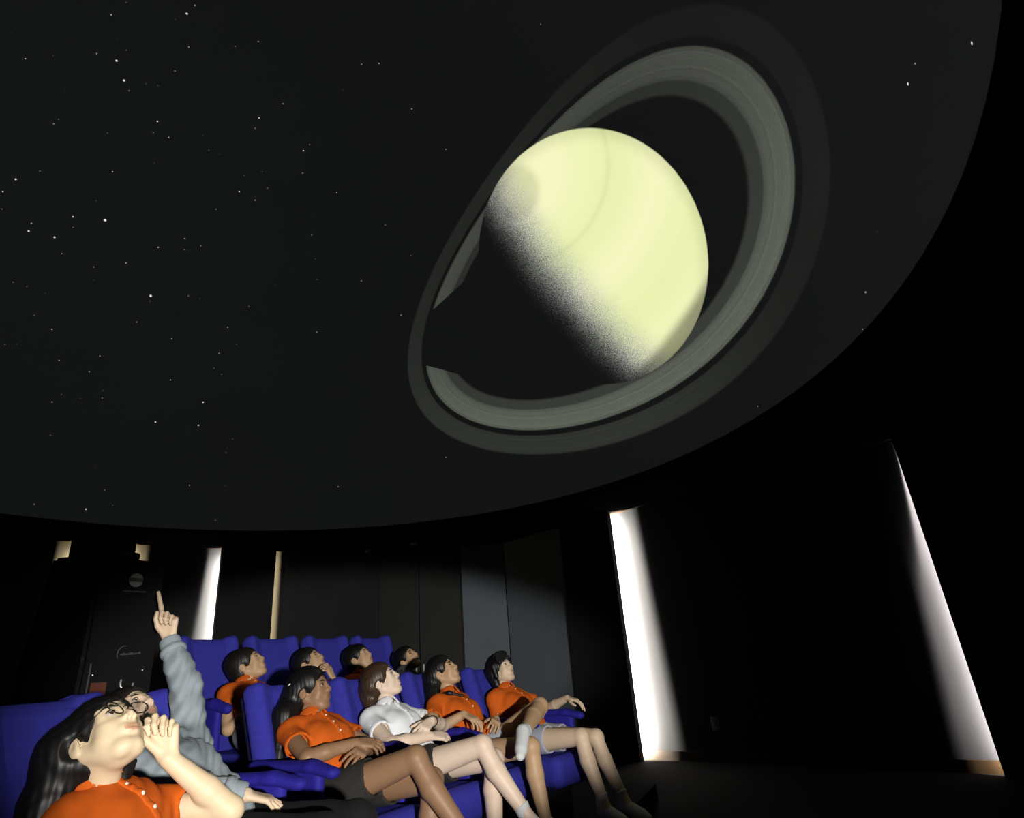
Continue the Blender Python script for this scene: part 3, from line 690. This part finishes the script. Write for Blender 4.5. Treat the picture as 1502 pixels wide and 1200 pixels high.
    if kind == 'polo':
        fr = unit(BN-up*(BN@up)); lf = np.cross(up, fr)
        c0 = nb+up*g('collar_up', .034)
        C = [ring(c0, up, .0605, .0045, .024, .003, flare=.38)]
        C.append(rbox(c0+fr*.07, (.05, g('collargap', .012), .04), np.array([fr, lf, up]), .004, .003, op='s'))
        for y in (-1, 1): C.append(cap(c0+fr*.060+lf*.016*y-up*.006, c0+fr*.052+lf*.040*y-up*.028, .006, .010, .006, flat=(unit(fr+up*.4), 2.2)))
        link('collar', soft_mesh('collar', C, min(rc, .0045)), m_c, sh_o)
        p0 = c0+fr*.058-up*.012; p1 = waist*.25+chest*.75+BN*.112; dirp = unit(p1-p0); Lp = np.linalg.norm(p1-p0)
        vc = np.empty(len(sh_o.data.vertices)*3, np.float32); sh_o.data.vertices.foreach_get('co', vc); vc = vc.reshape(-1, 3)
        rel = vc-p0; sidew = np.abs(rel@lf); along = rel@dirp; track = []
        for t_ in np.linspace(.06, 1, 8):                          # follow the shirt's front
            ok = (sidew < .014) & (np.abs(along-t_*Lp) < .010)
            if ok.any(): c_ = vc[ok]; track.append(c_[np.argmax(c_@BN)]-lf*((c_[np.argmax(c_@BN)]-p0)@lf))
        if len(track) > 3:
            pm = [cap(track[i], track[i+1], .013, .013, .003, flat=(BN, 3.6)) for i in range(len(track)-1)]
            link('placket', soft_mesh('placket', pm, .0042), m_c, sh_o)
            for i in (1, 3, 5):
                if i < len(track):
                    bt = lathe_mesh('button', [(.0055, 0), (.0055, .0025), (.003, .003)], 12, Matrix.Translation(Vector(track[i]+BN*.0042)) @ Vector((0, 0, 1)).rotation_difference(Vector(BN)).to_matrix().to_4x4())
                    link('button', bt, mat('button_white', (.7, .68, .62), .3, .05, 20), sh_o)
    # ---- shorts
    sp = []
    for n in ('L', 'R'):
        hj, kn, an = limbs['leg'+n]; d = unit(kn-hj); e = hj+d*g('short_len', .20)
        sp.append(cap(hj-d*.02, hj+d*(g('short_len', .20)+.05), .094, .082, .018, clip=[(e, d)])); sp.append(cap(hj+d*(g('short_len', .2)-.03), kn, .073, .060, .003, op='s', clip=[(e-d*.03, -d)]))
    sp.insert(0, cap(hip-yv*.06, hip+yv*.06, .103, None, .03))
    link('shorts', soft_mesh('shorts', sp, rc, folds(30, .0016)), mat('shorts_'+g('shortsname', 'navy'), g('shorts', (.02, .02, .03)), .9, .1, 30, .2, 300), body)
    if g('shade_trousers'):
        tr = []
        for n in ('L', 'R'):
            hj, kn, an = limbs['leg'+n]; sd = unit(an-kn); tr += [cap(hj+(kn-hj)*.3, kn, .090, .070, .02), cap(kn, an, .068, .052, .02, clip=[(an-sd*.01, sd)])]
        link('shade_trousers', soft_mesh('shade_trousers', tr, .008, folds(30, .002)), mat('shade_black_cloth', (.003, .003, .0045), .9, .1, 30, .2, 300), body)  # added leg wear, coloured near-black so the legs sink into shade
    # ---- socks
    if g('socks', True):
        for n in ('L', 'R'):
            an, heel, toe, sd = limbs['foot'+n]
            sk = [cap(an-sd*g('sockh', .07), heel, .039, .034, .012, clip=[(an-sd*g('sockh', .07), -sd)]), cap(heel, an+sd*.045+toe*.085, .033, .033, .015), cap(an+sd*.02, an+sd*.05+toe*.125, .035, .026, .02)]
            link('sock', soft_mesh('sock', sk, .006), mat('white_sock', (.55, .56, .58), .9, .06, 40, .3, 300), body)
    return body, dict(hq=hq, H=H, hc=hc, limbs=limbs, neck=neckb, chest=chest, hip=hip, S=S, hs=hs, m_c=m_c, shirt=sh_o)
ORANGE = (.52, .095, .009)
SK = {'light': (.56, .42, .30), 'pale': (.62, .48, .38), 'tan': (.42, .27, .16), 'brown': (.24, .135, .075)}
long_back = [('c', (-.06, .035, .02), (-.085, .03, -.085), .060, .052, 'h', 'o'), ('c', (-.06, -.035, .02), (-.085, -.03, -.085), .060, .052, 'h', 'o')]
# girl with glasses, head far back, knuckles against her cheek
b, I = person('g1', 'girl with glasses and long black hair resting her cheek on her hand', dict(
    res=.0034, rc=.005, rh=.0042, width=.78, hip=(.05, -.03, .465), neck=(-.085, -.08, .708), head=(-.068, -.10, .838), look=(-15, 50, -6), hs=.95, skin=(.58, .45, .30), hair=(.005, .0045, .005),
    cloth=ORANGE, clothname='orange_polo', shorts=(.003, .003, .0045), shortsname='black', shade_trousers=True, gaze=(1, .05, .2), folds=(30, .004), collargap=.016, collar_up=.046,  # shade put into the near-black leg wear, added to hide her legs
    armL=dict(wr=(.045, .01, .775), pole=(.5, .35, .30), hd=(-.22, -.10, .95), pn=(.30, -.88, .05), cur='knuckle', thumb=(25, 25, 30), hsz=1.0, thout=.5), shL=(.03, .02, -.01), shR=(.02, .015, -.01),
    armR=dict(wr=(.13, -.12, .52), pole=(-.3, -.36, .25)),
    hairp=[('c', (-.05, .0, .02), (-.075, -.02, -.03), .085, .080, 'h', 'o'), ('c', (-.075, -.02, -.03), (-.085, -.05, -.13), .078, .060, 'o', 'o'), ('c', (-.085, -.05, -.13), (-.095, -.09, -.27), .060, .045, 'o', 'o'), ('c', (-.09, .03, -.06), (-.11, .03, -.20), .06, .055, 'o', 'o'),
           ('c', (-.005, .078, -.035), (.02, .055, -.12), .020, .018, 'h', 'o'), ('c', (.02, .055, -.12), (.075, .075, -.185), .018, .010, 'o', 'o')]))
G1, I1 = b, I
# pointing boy in a grey hoodie
b, I = person('b2', 'person in a grey hoodie lying back and pointing up with a raised arm', dict(
    sex='m', res=.0042, rc=.006, hip=(.08, 0, .47), neck=(-.25, -.06, .765), head=(-.305, -.10, .868), look=(-4, 48, -4), hairline=-.014, skin=SK['light'], hair=(.012, .009, .007), top='hoodie', cloth=(.24, .275, .31), clothname='grey_hoodie',
    shorts=(.003, .003, .0045), shortsname='black', shade_trousers=True, folds=(46, .0055), gaze=(1, 0, .25), ua=.238, fa=.228,  # near-black leg wear again, standing in for shade over the legs
    armL=dict(wr=(-.445, .19, 1.165), pole=(.4, .35, .85), hd=(-.16, .0, .98), pn=(.25, -.90, -.05), cur='point', thumb=(50, 40, 30), thout=.45, hsz=1.05, idx=1.32), shL=(.035, .06, .02),
    armR=dict(wr=(.155, -.02, .60), pole=(-.2, -.7, .3), hd=(.7, .5, -.25), pn=(-.2, .0, -1), cur='relax'),
    hairp=[('c', (-.05, 0, .05), (-.06, 0, -.02), .08, .07, 'h', 'h')]))
B2, I2 = b, I
SHORT = [('c', (-.05, 0, .05), (-.06, 0, -.02), .078, .066, 'h', 'h')]
CROSS_R = dict(wr=(.085, -.02, .665), pole=(.0, -.8, .45), hd=(.55, .75, -.1), pn=(-.5, .2, -.8), cur='relax')
CROSS_L = dict(wr=(.10, .03, .635), pole=(.0, .8, .4), hd=(.35, -.9, -.1), pn=(-.6, -.1, -.8), cur='relax')
b, I4 = person('g4', 'girl with long black hair and a white hair clip in orange polo, arms folded', dict(
    res=.0048, rh=.0048, neck=(-.225, 0, .765), head=(-.255, .0, .905), look=(24, 16, 0), skin=SK['brown'], hair=(.005, .0045, .005), cloth=ORANGE, clothname='orange_polo', shorts=(.022, .02, .018), shortsname='charcoal',
    armR=CROSS_R, armL=CROSS_L, legR=dict(ank=(.62, .11, .27), pole=(.55, .0, 1.3), toe=(1, .1, -.5)), legL=dict(ank=(.44, .09, .10), pole=(.6, .1, 1.2)), th=.42, sn=.40,
    hairp=long_back+[('c', (-.075, -.035, -.03), (-.295, -.12, .80), .070, .058, 'o', 'l'), ('c', (-.295, -.12, .80), (-.265, -.165, .62), .056, .034, 'l', 'l')]))
G4 = b
b, I5 = person('g5', 'girl in a white polo shirt with brown hair, one hand laid over her forearm', dict(
    res=.0048, rh=.0048, neck=(-.215, 0, .765), head=(-.262, .0, .915), look=(30, 33, 0), skin=SK['pale'], hair=(.035, .020, .011), cloth=(.70, .72, .76), clothname='white_polo', shorts=(.02, .022, .025), shortsname='charcoal',
    armR=dict(wr=(.10, -.01, .625), pole=(.0, -.8, .45), hd=(.4, .9, -.1), pn=(-.6, .1, -.8), cur='relax'),
    armL=dict(wr=(.075, .035, .695), pole=(.0, .8, .5), hd=(.05, -.95, -.30), pn=(-.50, -.2, -.85), cur='drape', spread=1.5),
    legR=dict(ank=(.62, .10, .24), pole=(.55, .0, 1.3), toe=(1, .1, -.6)), legL=dict(ank=(.43, .08, .10), pole=(.6, .1, 1.2)), th=.42, sn=.40, short_len=.17,
    hairp=long_back+[('c', (-.075, -.03, -.05), (-.275, -.07, .775), .064, .034, 'o', 'l')]))
G5 = b
b, I6 = person('g6', 'girl in orange polo with one ankle crossed on her knee, hand over the armrest', dict(
    res=.0048, rh=.0048, neck=(-.215, 0, .785), head=(-.265, .0, .94), look=(16, 33, 0), skin=SK['tan'], hair=(.005, .0045, .004), cloth=ORANGE, clothname='orange_polo', shorts=(.34, .36, .42), shortsname='grey',
    armR=dict(wr=(.080, -.245, .70), pole=(-.40, -.36, .54), hd=(.85, .1, -.35), pn=(-.25, .1, -1), cur='drape', spread=1.25), armL=dict(wr=(.09, .08, .64), pole=(-.1, .32, .3), hd=(.5, -.8, -.1), pn=(-.5, -.1, -.8)),
    legR=dict(ank=(.50, -.08, .11), pole=(.62, -.1, 1.2)), legL=dict(ank=(.455, -.18, .585), pole=(.55, .75, 1.05), toe=(.30, -.70, -.65)), th=.42, sn=.40, short_len=.15, sockh=.045,
    hairp=long_back+[('c', (-.075, -.03, -.04), (-.285, -.10, .79), .066, .042, 'o', 'l'), ('c', (-.26, -.085, .80), (-.17, -.06, .815), .016, .013, 'l', 'l'), ('c', (-.17, -.06, .815), (-.105, .0, .79), .013, .008, 'l', 'l')]))
G6 = b
b, I7 = person('g7', 'girl with a black fringe in orange polo at the row end, arm along the armrest', dict(
    res=.0048, rh=.0048, neck=(-.215, 0, .775), head=(-.255, .0, .93), look=(2, 26, 0), skin=SK['light'], hair=(.005, .0045, .005), cloth=ORANGE, clothname='orange_polo', shorts=(.36, .38, .47), shortsname='grey',
    armR=dict(wr=(.0, -.08, .67), pole=(-.42, -.26, .45), hd=(.7, .7, -.1), pn=(-.5, .2, -.8), cur='relax'), armL=dict(wr=(.13, .275, .70), pole=(-.15, .6, .45), hd=(1, .10, -.22), pn=(-.2, 0, -1), cur='relax', spread=1.3),
    legR=dict(ank=(.56, -.09, .11), pole=(.6, -.1, 1.2)), legL=dict(ank=(.60, .10, .10), pole=(.62, .1, 1.2)), th=.42, sn=.40, short_len=.17,
    fringe=[((.045, .062*q_, .085), (.066, .066*q_, .028), .026, .018) for q_ in (-1, 1)]+[((.060, .042*q_, .092), (.083, .046*q_, .036), .024, .014) for q_ in (-1, 1)]+[((.068, .018*q_, .094), (.093, .020*q_, .044), .024, .013) for q_ in (-1, 1)]+[((.0, .078*q_, .03), (-.01, .074*q_, -.05), .022, .018) for q_ in (-1, 1)], hairline=.004,
    hairp=[('c', (-.06, .035, .01), (-.06, .04, -.09), .055, .035, 'h', 'h'), ('c', (-.06, -.035, .01), (-.06, -.04, -.09), .055, .035, 'h', 'h')]))
G7 = b
BACK = dict(res=.0065, rc=.008, rh=.0065, hip=(.06, 0, .545), neck=(-.16, .025, .80), width=.84, ua=.235, socks=False)
def back(**k): d = dict(BACK); d.update(k); return d
b, I = person('b3', 'short-haired boy in orange shirt with folded arms behind the gap in the front row', back(sex='m',
    res=.0055, head=(-.18, .04, .925), look=(34, 36, 0), skin=SK['tan'], hair=(.008, .006, .005), cloth=ORANGE, clothname='orange_polo', shorts=(.13, .14, .15), shortsname='mid_grey',
    armR=dict(wr=(.12, -.05, .70), pole=(-.1, -.30, .35), hd=(.3, .9, .1), pn=(-.6, .2, -.8), cur='relax'), armL=dict(wr=(.13, .03, .665), pole=(-.1, .30, .35), hd=(.3, -.9, 0), pn=(-.6, 0, -.8), cur='relax'), hairp=SHORT))
b, I8 = person('p8', 'dark-haired person in the back row holding a hand up to the mouth', back(
    head=(-.19, .04, .92), look=(20, 38, 0), skin=SK['tan'], hair=(.006, .005, .005), cloth=ORANGE, clothname='orange_polo', shorts=(.02, .02, .03),
    armL=dict(wr=(.075, .02, .80), pole=(.3, .22, .35), hd=(-.25, -.35, .9), pn=(-.9, -.3, -.2), cur='cheek'), hairp=[('c', (-.06, 0, .0), (-.08, 0, -.09), .07, .05, 'h', 'o')]))
b, I = person('p9', 'short-haired boy looking up in the back row between two others', back(sex='m',
    head=(-.19, .04, .935), look=(12, 32, 0), skin=SK['tan'], hair=(.004, .004, .004), cloth=ORANGE, clothname='orange_polo', shorts=(.02, .02, .03), hairp=SHORT))
b, I = person('p10', 'person at the end of the back row tilting the face up', back(
    head=(-.17, .08, .915), look=(-6, 38, 14), skin=SK['tan'], hair=(.004, .004, .004), cloth=(.05, .05, .06), clothname='dark_polo', shorts=(.02, .02, .03), hairp=SHORT))
# ---- things the people wear
def glasses(body, I):
    q, H = I['hq'], I['H']; M_f = mat('glasses_frame', (.01, .009, .008), .3, .1, 30, spec=.5)
    g = None
    for y in (-1, 1):
        c = q(.104, .033*y, -.004); pts = []
        tl = unit(H[0]*.97-H[1]*.22*y*-1*-1); lx = unit(H[1]-tl*(H[1]@tl)); ly = np.cross(tl, lx)
        for k in range(24):
            a = 2*math.pi*k/24; pts.append(c+lx*.0245*math.cos(a)+ly*.0205*math.sin(a))
        o = link('glasses_rim' if g else 'glasses', tube_mesh('rim', pts, .0016, 8, True), M_f, body if g is None else g)
        if g is None: g = o
        m, nt, bs = newmat('lens') if 'lens' not in MATS else (MATS['lens'], None, None)
        if nt:
            MATS['lens'] = m; bs.inputs['Base Color'].default_value = (.95, .97, .96, 1); bs.inputs['Roughness'].default_value = .02
            bs.inputs['Transmission Weight'].default_value = 1; bs.inputs['IOR'].default_value = 1.06; bs.inputs['Alpha'].default_value = .25
        vv = [c]+pts; link('lens', pymesh('lens', vv, [(0, 1+k, 1+(k+1) % 24) for k in range(24)]), m, g)
        hinge = c+lx*.0245*y+ly*.004
        link('temple', tube_mesh('t', [hinge, q(.05, .074*y, .0), q(-.015, .084*y, .006), q(-.03, .082*y, -.008)], .0018, 8), M_f, g)
    link('bridge', tube_mesh('b', [q(.1045, .0095, .0), q(.108, 0, .004), q(.1045, -.0095, .0)], .0016, 8), M_f, g)
glasses(G1, I1)
def dot(body, p, r, name, m): link(name, lathe_mesh(name, [(r*.3, -r), (r*.9, -r*.5), (r, 0), (r*.9, r*.5), (r*.3, r)], 12, Matrix.Translation(Vector(p))), m, body)
M_sil = mat('silver', (.75, .74, .72), .25, .05, 30, metal=.9)
dot(G4, I4['hq'](.004, -.089, -.042), .0042, 'earring', M_sil)
dot(G7, I7['hq'](.004, -.088, -.042), .0035, 'earring', M_sil)
for k in range(2):
    p0 = I4['hq'](-.062-.012*k, -.088+.004*k, .060-.022*k); p1 = I4['hq'](-.090-.010*k, -.072, .042-.022*k)
    link('hair_clip', tube_mesh('clip', [p0, (p0+p1)/2+I4['H'][1]*-.004, p1], .0038, 8), mat('white_clip', (.8, .8, .78), .35, .05, 30), G4)
s0, el, wr = I5['limbs']['armL']; d = unit(el-wr); u = unit(np.cross(d, (0, 0, 1))); v = np.cross(d, u); c = wr+d*.02
link('wristband', tube_mesh('band', [c+(u*math.cos(a)+v*math.sin(a))*.0285 for a in np.linspace(0, 2*math.pi, 25)[:-1]], .0032, 8, True), mat('black_elastic', (.006, .006, .006), .6, .1, 30), G5)
# hoodie details: hood behind the neck, cuffs, drawstrings with pale ends
H2 = I2['shirt']; nb = I2['neck']; m_h = I2['m_c']
link('hood', soft_mesh('hood', [cap(nb+A3(-.05, -.08, .02), nb+A3(-.075, 0, -.01), .042, .05, .03), cap(nb+A3(-.075, 0, -.01), nb+A3(-.05, .08, .02), .05, .042, .03), cap(nb+A3(-.04, .085, .02), nb+A3(.045, .055, -.03), .032, .022, .03), cap(nb+A3(-.04, -.085, .02), nb+A3(.045, -.055, -.03), .032, .022, .03)], .006), m_h, H2)
for n in ('L', 'R'):
    s0, el, wr = I2['limbs']['arm'+n]; d = unit(wr-el); c = wr-d*.030
    link('cuff', soft_mesh('cuff', [ring(c, d, .036, .0065, .030, .004), ring(c-d*.03, d, .043, .009, .014, .008)], .0045), m_h, H2)
for y in (-1, 1):
    p = I2['neck']+BN*.095+A3(0, .035*y, -.03); e = I2['hip']*.45+I2['chest']*.55+BN*.122+A3(0, .05*y, 0)
    ds = link('drawstring', tube_mesh('ds', [p, (p+e)/2+BN*.008, e], .0028, 8), mat('cord_grey', (.4, .42, .45), .8, .1, 40), H2)
    link('cord_end', tube_mesh('ce', [e, e-unit(p-e)*.028], .0042, 8), mat('white_clip', (.8, .8, .78), .35, .05, 30), ds)
# hands' nails of the two nearest people stay part of the body surface

# ------------------------------------------------------------------ the black equipment cabinet behind the front row
M_cab = mat('black_cabinet', (.004, .004, .0045), .6, .1, 20, spec=.08)
M_print = mat('grey_print', (.16, .16, .16), .6, .08, 60)
M_print2 = mat('dim_print', (.035, .035, .035), .6, .08, 60)
cb = empty('projector_cabinet', (-1.988, 2.942, ROW2_Z), R(-34)); tag(cb, 'tall black equipment cabinet with a grey round emblem behind the front seats', 'cabinet')
W2, D2, HT = .145, .30, 1.39
vs_ = [(-D2, -W2-.04, .05), (D2*.9, -W2-.02, .05), (D2*.9, W2, .05), (-D2, W2, .05), (-D2, -W2-.04, .95), (D2*.9, -W2, .95), (D2*.9, W2, .95), (-D2, W2, .95),
       (-D2*.80, -W2-.01, HT+.05), (D2*.86, -W2, HT-.01), (D2*.86, W2-.005, HT-.03), (-D2*.80, W2-.02, HT+.05)]
bm = bmesh.new(); bv = [bm.verts.new(v) for v in vs_]
for f in [(3, 2, 1, 0), (0, 1, 5, 4), (1, 2, 6, 5), (2, 3, 7, 6), (3, 0, 4, 7), (4, 5, 9, 8), (5, 6, 10, 9), (6, 7, 11, 10), (7, 4, 8, 11), (8, 9, 10, 11)]: bm.faces.new([bv[i] for i in f])
bmesh.ops.bevel(bm, geom=bm.edges[:], offset=.014, segments=2, affect='EDGES'); me = bpy.data.meshes.new('cab'); bm.to_mesh(me); bm.free()
link('body', me, M_cab, cb, smooth=False)
link('plinth', box_mesh('pl', (-D2+.03, -W2+.02, 0), (D2*.85, W2-.03, .06), .008), M_cab, cb)
link('top_cap', box_mesh('tc', (-D2*.55, -W2+.03, HT-.02), (D2*.72, W2-.10, HT+.02), .015), M_cab, cb)
fx = D2*.9+.001
def fpt(y, z):                                     # on the front face, which leans back above .95
    t = max(0, (z-.95)/(HT-.03-.95)); return Vector((fx-t*(D2*.04)+.004, y, z))
link('door_seam', box_mesh('sm', (fx-.004, -W2+.03, .1), (fx+.003, -W2+.036, .93), 0), M_print2, cb, smooth=False)
# emblem: a disc crossed by a darker band, and a line of small print under it
em = link('emblem', lathe_mesh('em', [(.030, 0), (.030, .003), (.028, .004)], 32, Matrix.Translation(fpt(.015, 1.275)) @ Matrix.Rotation(R(90), 4, 'Y')), M_print, cb)
c = fpt(.015, 1.275); link('emblem_band', box_mesh('eb', (c.x+.003, c.y-.0285, c.z-.008), (c.x+.0055, c.y+.0285, c.z+.009), 0), M_print2, em, smooth=False)
def print_line(y0, y1, z, h, m, seed, dz=0.0):
    rg = random.Random(seed); vv, ff = [], []; y = y0
    while y < y1:
        w = h*rg.uniform(.45, .75); hh = h*rg.choice((1, .72, .72, 1)); zz = z+dz*(y-y0)
        p = fpt(y, zz); i = len(vv); x = p.x+.0015
        for (a, b_) in ((0, 0), (w, 0), (w, hh), (0, hh)): vv.append((x, y+a, zz+b_))
        ff.append((i, i+1, i+2, i+3)); y += w*1.35
    return pymesh('pr', vv, ff)
link('small_print', print_line(-.035, .065, 1.222, .007, M_print2, 3), M_print2, em, smooth=False)
arc = [fpt(.012+.030*math.cos(a), .962+.034*math.sin(a)) for a in np.linspace(R(75), R(215), 14)]
lw = link('wordmark', print_line(-.005, .075, .957, .010, M_print2, 5, .05), M_print2, cb, smooth=False)
link('swoosh', tube_mesh('sw', arc, [.0012+.0022*math.sin(math.pi*i/13) for i in range(14)], 6), M_print2, lw)
hk = [Vector((fx+.012+.012*math.sin(t*math.pi), .034+.026*math.cos(R(150)+t*R(210)), .845+.032*math.sin(R(150)+t*R(210)))) for t in np.linspace(0, 1, 18)]
link('hook_handle', tube_mesh('hk', hk, .0042, 8), mat('bright_metal', (.7, .7, .68), .3, .05, 30, metal=.8), cb)
link('warning_label', box_mesh('wl', (fx, -.10, .80), (fx+.003, -.04, .855), 0), mat('orange_label', (.06, .012, .003), .6, .1, 40), cb, smooth=False)
def led(p, col, e): link('indicator_light', lathe_mesh('ld', [(.002, 0), (.002, .002), (.0006, .003)], 10, Matrix.Translation(Vector(p)) @ Matrix.Rotation(R(90), 4, 'Y')), mat('led_dot', col, .4, 0, 10, emit=((1, 1, 1), e)), cb)
led(fpt(-.10, .885), (.9, .9, .9), .8); led(fpt(.095, .895), (.9, .9, .9), .8)
for dx in (-.12, .05):
    link('indicator_light', lathe_mesh('ld', [(.002, 0), (.002, .002), (.0006, .003)], 10, Matrix.Translation(Vector((dx, -W2-.03, .76+.03*dx))) @ Matrix.Rotation(R(90), 4, 'X')), MATS['led_dot'], cb)
